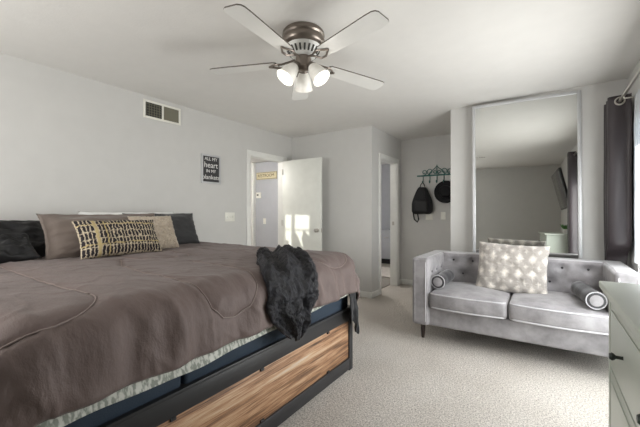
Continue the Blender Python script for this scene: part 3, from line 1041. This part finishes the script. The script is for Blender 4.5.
# ================================================================== MIRROR
MX0, MX1, MZ0, MZ1 = -0.665, 0.304, 0.02, 2.402
mw, mh = MX1 - MX0, MZ1 - MZ0
mir = thing('wall_mirror', ((MX0 + MX1) / 2, YM - 0.085, MZ0), 'tall mirror in a thin silver frame standing against the wall behind the sofa', 'mirror')
fy0, fy1 = -0.018, 0.018
cx = (MX0 + MX1) / 2; cyy = YM - 0.085
fw = 0.03
bm = B()
box(bm, MX0, MX0 + fw, cyy + fy0, cyy + fy1, MZ0, MZ1, 0.004); box(bm, MX1 - fw, MX1, cyy + fy0, cyy + fy1, MZ0, MZ1, 0.004)
box(bm, MX0 + fw, MX1 - fw, cyy + fy0, cyy + fy1, MZ1 - fw, MZ1, 0.004); box(bm, MX0 + fw, MX1 - fw, cyy + fy0, cyy + fy1, MZ0, MZ0 + fw, 0.004)
link('frame', bm, 'silver', mir)
bm = B(); box(bm, MX0 + fw, MX1 - fw, cyy - 0.006, cyy + 0.008, MZ0 + fw, MZ1 - fw)
link('mirror_glass', bm, 'mirror', mir, smooth=False)
mir.rotation_euler = (R(-1.0), R(-0.3), R(2.0))

# ================================================================== CURTAINS
def curtain_sheet(yA, yB, xc, amp, waves, ztop, zbot, squeeze=False, n=110, nz=50):
    bm = B(); g = []
    for i in range(n + 1):
        u = i / n; row = []
        for k in range(nz + 1):
            v = k / nz
            z = ztop + (zbot - ztop) * v
            y = yA + (yB - yA) * u
            ph = 2 * math.pi * waves * u
            x = xc + amp * math.cos(ph) + 0.008 * noise.noise(Vector((u * 6, v * 4, 3)))
            y += 0.012 * math.sin(2 * ph) * (0.5 + v) + 0.006 * noise.noise(Vector((u * 5, v * 3, 9)))
            if squeeze:
                s = max(0.0, min(1.0, (0.96 - z) / 0.14)); s = s * s * (3 - 2 * s)
                y = y * (1 - s) + (4.035 + (y - 4.035) * 0.30) * s
            row.append(bm.verts.new((x, y, z)))
        g.append(row)
    for i in range(n):
        for k in range(nz):
            bm.faces.new((g[i][k], g[i + 1][k], g[i + 1][k + 1], g[i][k + 1]))
    return bm
ROD_X, ROD_Z = 0.53, 2.165
rod = thing('curtain_rod', (ROD_X, 2.8, ROD_Z), 'brushed metal curtain rod along the top of the right-hand window', 'curtain rod')
bm = B(); tube(bm, [(ROD_X, 1.62, ROD_Z), (ROD_X, 4.08, ROD_Z)], 0.0125, 12)
link('rod', bm, 'chrome', rod)
for y in (1.66, 3.62):
    bm = B(); tube(bm, [(ROD_X, y, ROD_Z - 0.013), (ROD_X, y, ROD_Z - 0.03), (XR, y, ROD_Z - 0.03)], 0.006, 8); box(bm, XR - 0.008, XR, y - 0.02, y + 0.02, ROD_Z - 0.07, ROD_Z + 0.02)
    link('bracket', bm, 'chrome', rod)
for name, yA, yB, lab, sq, wv in (('curtain', 3.79, 4.085, 'charcoal satin curtain gathered in the corner behind the sofa', True, 2.5), ('curtain', 1.70, 1.92, 'charcoal satin curtain at the near end of the window, seen in the mirror', False, 2.0)):
    bm = curtain_sheet(yA, yB, ROD_X, 0.072, wv, 2.215, 0.02, sq)
    o = link(name, bm, 'curtain', angle=180)
    md = o.modifiers.new('thick', 'SOLIDIFY'); md.thickness = 0.003
    tag(o, lab, 'curtain')
    nw = int(wv * 2)
    for q in range(nw):
        y = yA + (yB - yA) * (q + 0.5) / nw
        bm = B(); tube(bm, [(ROD_X + 0.030 * math.cos(a * math.pi / 10) , y - 0.012 + 0.006 * math.cos(a * math.pi / 10) * (1 if q % 2 else -1), ROD_Z + 0.030 * math.sin(a * math.pi / 10)) for a in range(20)], 0.007, 8, closed=True)
        link('grommet', bm, 'chrome', o)
bm = curtain_sheet(3.36, 3.66, 0.605, 0.016, 4, 2.15, 0.82, n=80)
tag(link('sheer_curtain', bm, 'sheer', angle=180), 'white sheer curtain just beside the dark curtain over the window glass', 'curtain')

# ================================================================== DRESSER
dr = thing('dresser', (0.41, 0.84, 0), 'pale sage-white dresser with dark knobs at the right edge beside the sofa', 'dresser')
X0, X1, Y0, Y1, ZD = 0.195, 0.625, 0.05, 1.625, 0.96
link('dresser_top', rbox(B(), ((X0 + X1) / 2 - 0.0125, (Y0 + Y1) / 2, ZD - 0.0125), (X1 - X0 + 0.025, Y1 - Y0 + 0.06, 0.025), 0.005, 2, 2), 'dresser', dr)
bm = B(); 
box(bm, X0 + 0.018, X1, Y0, Y1, 0.10, ZD - 0.025, 0.003)
box(bm, X0, X0 + 0.018, Y0, Y0 + 0.03, 0.0, ZD - 0.025, 0.002); box(bm, X0, X0 + 0.018, Y1 - 0.03, Y1, 0.0, ZD - 0.025, 0.002)
box(bm, X0, X0 + 0.018, Y0 + 0.03, Y1 - 0.03, ZD - 0.045, ZD - 0.025); box(bm, X0, X0 + 0.018, Y0 + 0.03, Y1 - 0.03, 0.08, 0.115)
link('body', bm, 'dresser', dr)
for y in (Y0, Y1 - 0.04):
    link('leg', box(B(), X1 - 0.04, X1, y, y + 0.04, 0, 0.10, 0.003), 'dresser', dr)
rows = [(0.665, 0.905), (0.40, 0.655), (0.12, 0.39)]
for z0, z1 in rows:
    for yy0, yy1 in ((Y0 + 0.034, 0.696), (0.704, Y1 - 0.034)):
        bm = B(); box(bm, X0 + 0.002, X0 + 0.018, yy0, yy1, z0, z1, 0.002)
        box(bm, X0 - 0.002, X0 + 0.002, yy0 + 0.03, yy1 - 0.03, z0 + 0.03, z1 - 0.03, 0.0015)
        d = link('drawer', bm, 'dresser', dr)
        for t in (0.29, 0.71):
            bm = B(); yk = yy0 + (yy1 - yy0) * t
            lathe(bm, [(0.008, 0), (0.005, 0.006), (0.005, 0.020), (0.010, 0.025), (0.012, 0.030), (0.008, 0.036), (0, 0.037)], (X0 + 0.002, yk, (z0 + z1) / 2), (-1, 0, 0), 16, cap=False)
            link('knob', bm, 'knob', d)
# plant, bottle
pl = thing('potted_plant', (0.46, 1.50, ZD), 'small green plant in a white pot on the dresser, reflected in the mirror', 'plant')
bm = B(); lathe(bm, [(0.0, 0), (0.034, 0.0), (0.044, 0.07), (0.044, 0.075), (0.038, 0.075), (0.036, 0.06), (0, 0.06)], (0.46, 1.50, ZD), seg=20, cap=False)
link('pot', bm, 'pot', pl)
bm = B()
for i in range(130):
    a = random.uniform(0, 2 * math.pi); l = random.uniform(0.05, 0.11); sp = random.uniform(0.1, 0.6)
    p0 = Vector((0.46 + 0.02 * math.cos(a), 1.50 + 0.02 * math.sin(a), ZD + 0.06))
    d = Vector((math.cos(a) * sp, math.sin(a) * sp, 1)).normalized(); s = Vector((-math.sin(a), math.cos(a), 0)) * 0.006
    p1 = p0 + d * l * 0.6; p2 = p0 + d * l + Vector((math.cos(a), math.sin(a), -0.3)) * 0.012
    vs = [bm.verts.new(q) for q in (p0 - s * 0.4, p0 + s * 0.4, p1 + s, p2, p1 - s)]
    bm.faces.new(vs)
o = link('foliage', bm, 'leaf', pl); o.modifiers.new('thick', 'SOLIDIFY').thickness = 0.001
bm = B(); lathe(bm, [(0, 0), (0.028, 0), (0.030, 0.01), (0.030, 0.12), (0.012, 0.16), (0.012, 0.19), (0.015, 0.19), (0.015, 0.21), (0, 0.21)], (0.52, 1.33, ZD), seg=20, cap=False)
tag(link('bottle', bm, 'bottle'), 'blue-grey bottle behind the potted plant on the dresser, seen in the mirror', 'bottle')

# television on the right wall, tipped forward over the dresser
tv = thing('television', (0.55, 0.95, 1.50), 'black flat television on the wall above the dresser, seen in the mirror', 'television')
rotm = Matrix.Rotation(R(-13), 3, 'Y')
C0 = Vector((0.45, 1.0, 1.71))
bm = rbox(B(), C0, (0.04, 1.12, 0.66), 0.006, 2, 2, mat=rotm)
link('casing', bm, 'tv', tv)
bm = rbox(B(), C0 + rotm @ Vector((-0.0205, 0, 0)), (0.004, 1.09, 0.63), 0.001, 2, 2, mat=rotm)
link('screen', bm, 'screen', tv)
bm = B(); tube(bm, [(XR, 0.95, 1.60), (0.56, 0.95, 1.62), C0 + Vector((0.022, 0, -0.02))], 0.018, 8); box(bm, XR - 0.012, XR, 0.80, 1.10, 1.46, 1.76)
link('wall_mount', bm, 'black_metal', tv)

# ================================================================== CEILING FAN
cr, sr = math.cos(R(33.65)), math.sin(R(33.65))
def rd(r, d): return (r * cr - d * sr, r * sr + d * cr)
fr, fd = -0.112, 2.29
FX, FY = rd(fr, fd)
fan = thing('ceiling_fan', (FX, FY, H), 'white five-blade ceiling fan with bronze housing and three frosted glass lamps', 'ceiling fan')
bm = B()
lathe(bm, [(0, 0), (0.128, 0), (0.140, -0.012), (0.143, -0.035), (0.136, -0.045), (0.143, -0.055), (0.146, -0.075), (0.138, -0.095), (0.122, -0.105), (0, -0.105)], (FX, FY, H), seg=48, cap=False)
link('motor_housing', bm, 'nickel', fan)
bm = B(); lathe(bm, [(0, -0.105), (0.118, -0.105), (0.112, -0.125), (0.085, -0.165), (0.07, -0.172), (0, -0.172)], (FX, FY, H), seg=48, cap=False)
vr = link('vent_ring', bm, 'trim', fan)
bm = B()
for i in range(22):
    a = 2 * math.pi * i / 22
    A = Vector((math.cos(a), math.sin(a), 0)); S = Vector((-math.sin(a), math.cos(a), 0)) * 0.006
    p0 = Vector((FX, FY, H - 0.127)) + A * 0.112; p1 = Vector((FX, FY, H - 0.162)) + A * 0.0895
    nn = Vector((A.x * 0.8, A.y * 0.8, -0.6)) * 0.0025
    vs = [bm.verts.new(q + nn) for q in (p0 - S, p0 + S, p1 + S, p1 - S)] + [bm.verts.new(q - nn) for q in (p0 - S, p0 + S, p1 + S, p1 - S)]
    bm.faces.new(vs[:4]); bm.faces.new(vs[4:][::-1])
    for k in range(4): bm.faces.new((vs[k], vs[(k + 1) % 4], vs[4 + (k + 1) % 4], vs[4 + k]))
link('vent_slot', bm, 'vent_dark', vr)
bm = B(); lathe(bm, [(0, -0.172), (0.05, -0.172), (0.055, -0.20), (0.045, -0.225), (0.05, -0.245), (0.03, -0.262), (0, -0.268)], (FX, FY, H), seg=32, cap=False)
link('light_kit_hub', bm, 'nickel', fan)
BZ = H - 0.205
TILT = R(2.6)     # this fan hangs slightly out of level
for i, ang in enumerate((242, 314, 33, 98, 170)):
    a = R(ang - 2.3)
    dr_, dd_ = math.cos(a), math.sin(a)
    dx, dy = rd(dr_, dd_)
    A = Vector((dx, dy, -TILT * dd_)).normalized(); S0 = Vector((-dy, dx, 0))
    pitch = R(-7); S = (S0 * math.cos(pitch) + Vector((0, 0, 1)) * math.sin(pitch)); Nn = A.cross(S)
    P0 = Vector((FX, FY, BZ))
    if i == 2: A = (A - Vector((0, 0, 0.035))).normalized()
    # blade outline (distance, half width)
    out = [(0.185, 0.040), (0.20, 0.052), (0.25, 0.057), (0.45, 0.065), (0.60, 0.070), (0.645, 0.069), (0.665, 0.060), (0.675, 0.042)]
    bm = B(); up_, dn = [], []
    lp = [(d, w) for d, w in out] + [(d, -w) for d, w in reversed(out)]
    for d, w in lp:
        up_.append(bm.verts.new(P0 + A * d + S * w + Nn * 0.004)); dn.append(bm.verts.new(P0 + A * d + S * w - Nn * 0.004))
    bm.faces.new(up_); bm.faces.new(dn[::-1])
    for k in range(len(lp)):
        f = bm.faces.new((up_[k], dn[k], dn[(k + 1) % len(lp)], up_[(k + 1) % len(lp)])); f.material_index = 1
    blade = link('blade', bm, ('blade', 'blade_edge'), fan, smooth=False)
    bm = B()
    for sgn in (-1, 1):
        tube(bm, [P0 + A * 0.06 + Vector((0, 0, 0.02)), P0 + A * 0.10 + S * sgn * 0.006 + Vector((0, 0, 0.008)), P0 + A * 0.145 + S * sgn * 0.036 - Nn * 0.012, P0 + A * 0.185 + S * sgn * 0.040 - Nn * 0.010, P0 + A * 0.215 + S * sgn * 0.020 - Nn * 0.010, P0 + A * 0.245 - Nn * 0.010], 0.007, 8)
    for q in ((0.2, 0.03), (0.2, -0.03), (0.235, 0.0)):
        lathe(bm, [(0, 0), (0.006, 0.001), (0.006, 0.004), (0, 0.006)], P0 + A * q[0] + S * q[1] - Nn * 0.006, -Nn, 8, cap=False)
    link('blade_bracket', bm, 'nickel', fan)
for i, ang in enumerate((92, -28, 212)):
    a = R(ang); dx, dy = rd(math.cos(a), math.sin(a))
    ax = Vector((dx * 0.62, dy * 0.62, -0.78)).normalized()
    base = Vector((FX + dx * 0.045, FY + dy * 0.045, H - 0.222))
    bm = B(); tube(bm, [Vector((FX, FY, H - 0.215)), base, base + ax * 0.03], 0.011, 10)
    lathe(bm, [(0.0, 0.0), (0.026, 0.0), (0.03, 0.028), (0.0, 0.03)], base + ax * 0.012, ax, 20, cap=False)
    link('lamp_arm', bm, 'nickel', fan)
    bm = B(); lathe(bm, [(0.027, 0.03), (0.036, 0.045), (0.047, 0.075), (0.054, 0.105), (0.058, 0.135), (0.064, 0.152), (0.061, 0.152), (0.054, 0.134), (0.050, 0.105), (0.043, 0.075), (0.032, 0.047), (0.024, 0.034)], base, ax, 28, cap=False)
    sh = link('lamp_shade', bm, 'shade', fan)
    bm = B(); lathe(bm, [(0, 0.03), (0.013, 0.035), (0.014, 0.055), (0.026, 0.085), (0.024, 0.105), (0, 0.118)], base, ax, 16, cap=False)
    link('bulb', bm, 'bulb' if 'bulb' in M else 'shade', sh)
    pt = base + ax * 0.19
    light('POINT', 'fan_lamp_light', pt, 0.45, (1.0, 0.94, 0.84), size=0.05)
# ================================================================== LEFT WALL ITEMS
v = thing('air_vent', (XL, 2.115, 2.30), 'white-framed air return grille high on the left wall', 'vent')
y0, y1, z0, z1 = 1.90, 2.33, 2.205, 2.395
bm = B(); fr_ = 0.022
box(bm, XL, XL + 0.012, y0, y0 + fr_, z0, z1, 0.002); box(bm, XL, XL + 0.012, y1 - fr_, y1, z0, z1, 0.002)
box(bm, XL, XL + 0.012, y0 + fr_, y1 - fr_, z1 - fr_, z1, 0.002); box(bm, XL, XL + 0.012, y0 + fr_, y1 - fr_, z0, z0 + fr_, 0.002)
my = (y0 + y1) / 2 - 0.0
box(bm, XL, XL + 0.011, my - 0.009, my + 0.009, z0 + fr_, z1 - fr_, 0.001)
link('frame', bm, 'plate', v)
bm = B(); box(bm, XL, XL + 0.002, y0 + fr_, my - 0.009, z0 + fr_, z1 - fr_); link('backing', bm, 'vent_dark', v, smooth=False)
bm = B(); box(bm, XL, XL + 0.004, my + 0.009, y1 - fr_, z0 + fr_, z1 - fr_); link('filter', bm, 'vent_mesh', v, smooth=False)
bm = B()
for i in range(6):
    yy = y0 + fr_ + 0.012 + i * 0.028
    box(bm, XL + 0.002, XL + 0.007, yy, yy + 0.004, z0 + fr_, z1 - fr_)
for i in range(5):
    zz = z0 + fr_ + 0.02 + i * 0.027
    box(bm, XL + 0.002, XL + 0.006, y0 + fr_, my - 0.009, zz, zz + 0.004)
link('louvre', bm, 'vent_mesh', v, smooth=False)

# framed print
p = thing('framed_print', (XL, 2.775, 1.59), 'small silver-framed black print with white lettering on the left wall', 'picture')
y0, y1, z0, z1 = 2.605, 2.895, 1.572, 1.93
bm = B(); q = 0.022
box(bm, XL, XL + 0.022, y0, y0 + q, z0, z1, 0.002); box(bm, XL, XL + 0.022, y1 - q, y1, z0, z1, 0.002)
box(bm, XL, XL + 0.022, y0 + q, y1 - q, z1 - q, z1, 0.002); box(bm, XL, XL + 0.022, y0 + q, y1 - q, z0, z0 + q, 0.002)
link('frame', bm, 'silver', p)
bm = B(); box(bm, XL, XL + 0.010, y0 + q, y1 - q, z0 + q, z1 - q); link('print', bm, 'chalk', p, smooth=False)
yc = (y0 + y1) / 2
for t, zz, s in (('ALL MY', 1.875, 0.058), ('heart', 1.800, 0.098), ('IN MY', 1.725, 0.055), ('blankets', 1.650, 0.078)):
    text_mesh('lettering', t, s, 'ink', p, (XL + 0.0115, yc, zz), (0, 1, 0), (0, 0, 1))
# switch plates
def switch(name, c, nrm, w, h, gangs, label):
    n_ = Vector(nrm); r_ = Vector((-n_.y, n_.x, 0)); C = Vector(c)
    t = thing(name, C, label, 'light switch')
    m3 = Matrix((r_, n_, Vector((0, 0, 1)))).transposed()
    link('plate', rbox(B(), C + n_ * 0.003, (w, 0.006, h), 0.002, 2, 2, mat=m3), 'plate', t)
    for g_ in range(gangs):
        off = (g_ - (gangs - 1) / 2) * 0.046
        link('toggle', rbox(B(), C + n_ * 0.010 + r_ * off, (0.010, 0.012, 0.026), 0.002, 2, 2, mat=m3), 'plate', t)
switch('light_switch', (XL, 3.06, 1.155), (1, 0, 0), 0.165, 0.118, 3, 'ivory triple light switch plate beside the bedroom doorway')
switch('light_switch', (-1.565, YB, 1.15), (0, -1, 0), 0.115, 0.118, 2, 'ivory switch plate just right of the backpack bottom on the far wall')
switch('light_switch', (-1.345, YB, 1.16), (0, -1, 0), 0.075, 0.118, 1, 'ivory switch plate below the black hat on the far wall')
# hall items
switch('light_switch', (-4.84, 5.2, 1.03), (0, -1, 0), 0.075, 0.118, 1, 'white switch plate on the blue-grey hall wall seen through the doorway')
th = thing('thermostat', (-5.00, 5.2, 1.55), 'white thermostat on the hall wall below the yellow plaque', 'thermostat')
link('casing', rbox(B(), (-5.00, 5.188, 1.57), (0.13, 0.024, 0.12), 0.005, 2, 2), 'plate', th)
link('display', rbox(B(), (-5.015, 5.175, 1.575), (0.05, 0.004, 0.03), 0.001, 2, 2), 'vent_dark', th)
sg = thing('hall_sign', (-4.78, 5.2, 1.90), 'pale yellow plaque with brown lettering on the hall wall', 'sign')
link('plaque', rbox(B(), (-4.78, 5.19, 1.97), (0.56, 0.02, 0.15), 0.004, 2, 2), 'plaque', sg)
bm = B()
for (x_0, x_1, z_0, z_1) in ((-5.04, -4.52, 2.028, 2.036), (-5.04, -4.52, 1.904, 1.912)): box(bm, x_0, x_1, 5.176, 5.18, z_0, z_1)
link('border', bm, 'brown_ink', sg, smooth=False)
text_mesh('lettering', 'RESTROOM', 0.088, 'brown_ink', sg, (-4.79, 5.178, 1.97), (1, 0, 0), (0, 0, 1))

# ================================================================== COAT RACK, BACKPACK, HAT
rk = thing('coat_rack', (-1.44, YB, 1.70), 'teal scrolled iron coat rack on the far wall', 'coat rack')
yk = YB - 0.012
bm = B(); box(bm, -1.76, -1.12, YB - 0.016, YB, 1.800, 1.822, 0.002)
link('rail', bm, 'teal', rk)
bm = B()
def scroll(cx, cz, r, s, turns=1.15):
    pts = []
    for i in range(28):
        t = i / 27; a = R(-90) + s * t * turns * 2 * math.pi
        rr = r * (1 - 0.55 * t)
        pts.append((cx + rr * math.cos(a), yk, cz + rr * math.sin(a)))
    tube(bm, pts, 0.0055, 6)
for cx_, r_, s_ in ((-1.64, 0.042, 1), (-1.55, 0.050, -1), (-1.33, 0.050, 1), (-1.24, 0.042, -1)):
    scroll(cx_, 1.824 + r_, r_, s_)
tube(bm, [(-1.56, yk, 1.826), (-1.53, yk, 1.88), (-1.47, yk, 1.925), (-1.44, yk, 1.96), (-1.41, yk, 1.925), (-1.35, yk, 1.88), (-1.32, yk, 1.826)], 0.006, 6)
tube(bm, [(-1.44, yk, 1.826), (-1.44, yk, 1.975)], 0.006, 6)
scroll(-1.475, 1.86, 0.03, 1); scroll(-1.405, 1.86, 0.03, -1)
link('scrollwork', bm, 'teal', rk)
for x in (-1.66, -1.55, -1.44, -1.33, -1.22):
    bm = B(); tube(bm, [(x, YB - 0.010, 1.80), (x, YB - 0.010, 1.72), (x, YB - 0.022, 1.69), (x, YB - 0.045, 1.69), (x, YB - 0.055, 1.715)], 0.006, 8)
    lathe(bm, [(0, -0.009), (0.009, 0), (0, 0.009)], (x, YB - 0.055, 1.72), seg=8, cap=False)
    link('hook', bm, 'teal', rk)
bp = thing('backpack', (-1.65, YB - 0.10, 1.19), 'black backpack hanging from the left hook of the rack', 'backpack')
def bpfn(p, hx, hy, hz):
    t = (p.z + hz) / (2 * hz)
    k = 1.0 - 0.62 * max(0, t - 0.35) ** 1.4 / 0.65 ** 1.4
    return Vector((p.x * (k - 1), p.y * (k * 0.5 + 0.5 - 1), 0.01 * noise.noise(p * 12)))
link('body', rbox(B(), (-1.65, YB - 0.095, 1.405), (0.33, 0.15, 0.43), 0.06, 10, 5, fn=bpfn), 'black', bp)
link('pocket', rbox(B(), (-1.65, YB - 0.175, 1.31), (0.22, 0.05, 0.19), 0.025, 4, 4), 'black_satin', bp)
bm = B(); tube(bm, [(-1.70, YB - 0.06, 1.60), (-1.69, YB - 0.05, 1.66), (-1.66, YB - 0.035, 1.705), (-1.63, YB - 0.05, 1.66), (-1.61, YB - 0.06, 1.60)], 0.007, 8)
link('handle', bm, 'black', bp)
bm = B()
tube(bm, [(-1.74, YB - 0.05, 1.52), (-1.80, YB - 0.05, 1.38), (-1.815, YB - 0.05, 1.22), (-1.79, YB - 0.06, 1.10), (-1.74, YB - 0.06, 1.055), (-1.715, YB - 0.07, 1.10), (-1.735, YB - 0.08, 1.22)], 0.011, 8)
link('strap', bm, 'black', bp)
bm = B(); tube(bm, [(-1.585, YB - 0.17, 1.56), (-1.575, YB - 0.182, 1.45), (-1.555, YB - 0.175, 1.35)], 0.009, 8)
link('strap', bm, 'black', bp)
ht = thing('hat', (-1.30, YB - 0.06, 1.38), 'round black brimmed hat hanging on the rack beside the backpack', 'hat')
hc = Vector((-1.29, YB - 0.063, 1.535)); ax = Vector((0.05, -1, 0.10)).normalized()
bm = B(); lathe(bm, [(0.0, 0.0), (0.10, 0.0), (0.155, -0.012), (0.178, 0.0), (0.178, 0.005), (0.155, -0.006), (0.10, 0.007), (0.0, 0.007)], hc, ax, 40, cap=False)
link('brim', bm, 'felt', ht)
bm = B(); lathe(bm, [(0.098, 0.005), (0.094, 0.06), (0.082, 0.095), (0.05, 0.108), (0.0, 0.100)], hc, ax, 36, cap=False)
link('crown', bm, 'felt', ht)
bm = B(); lathe(bm, [(0.0995, 0.008), (0.097, 0.034), (0.099, 0.034), (0.1015, 0.008)], hc, ax, 36, cap=False)
link('band', bm, 'black_satin', ht)

# ================================================================== BATHROOM ITEMS
bm = rbox(B(), (-2.62, 6.42, 0.012), (0.75, 1.0, 0.022), 0.01, 4, 2)
tag(link('bath_rug', bm, 'rug'), 'pale bath rug on the bathroom floor seen through the narrow doorway', 'rug')
vn = thing('vanity', (-3.15, 7.7, 0), 'blue-grey bathroom cabinet on a dark plinth seen through the narrow doorway', 'cabinet')
link('body', rbox(B(), (-3.05, 7.75, 0.46), (1.5, 0.6, 0.68), 0.01, 2, 2), 'wall_blue', vn)
link('plinth', rbox(B(), (-3.05, 7.78, 0.06), (1.46, 0.5, 0.12), 0.005, 2, 2), 'black_metal', vn)
for x in (-3.6, -3.1, -2.6): link('handle', rbox(B(), (x, 7.435, 0.62), (0.12, 0.03, 0.012), 0.004, 2, 2), 'chrome', vn)
# unseen glowing lamp bodies added to brighten the bathroom and hall
M['fill_lamp_glow'] = plain('fill_lamp_glow', (0.9, 0.88, 0.82), 0.4, emit=((1.0, 0.95, 0.88), 4))
for loc, lab in (((-4.5, 3.7, 2.26), 'added unseen fill lamp on the hall ceiling beyond the bedroom door'), ((-3.0, 5.6, H), 'added unseen fill lamp on the bathroom ceiling')):
    bm = B(); lathe(bm, [(0, 0), (0.15, 0), (0.15, -0.02), (0.13, -0.05), (0.06, -0.075), (0, -0.08)], loc, seg=28, cap=False)
    tag(link('added_fill_lamp', bm, 'fill_lamp_glow'), lab, 'lamp')
# nightstand sliver at the left edge
ns = thing('nightstand', (-3.22, -0.12, 0), 'brown wooden nightstand at the head of the bed, near side', 'nightstand')
link('body', rbox(B(), (-3.22, -0.12, 0.46), (0.42, 0.50, 0.86), 0.008, 2, 2), 'nightstand', ns)
for z in (0.35, 0.66):
    link('drawer', rbox(B(), (-3.005, -0.12, z), (0.014, 0.45, 0.24), 0.004, 2, 2), 'nightstand', ns)
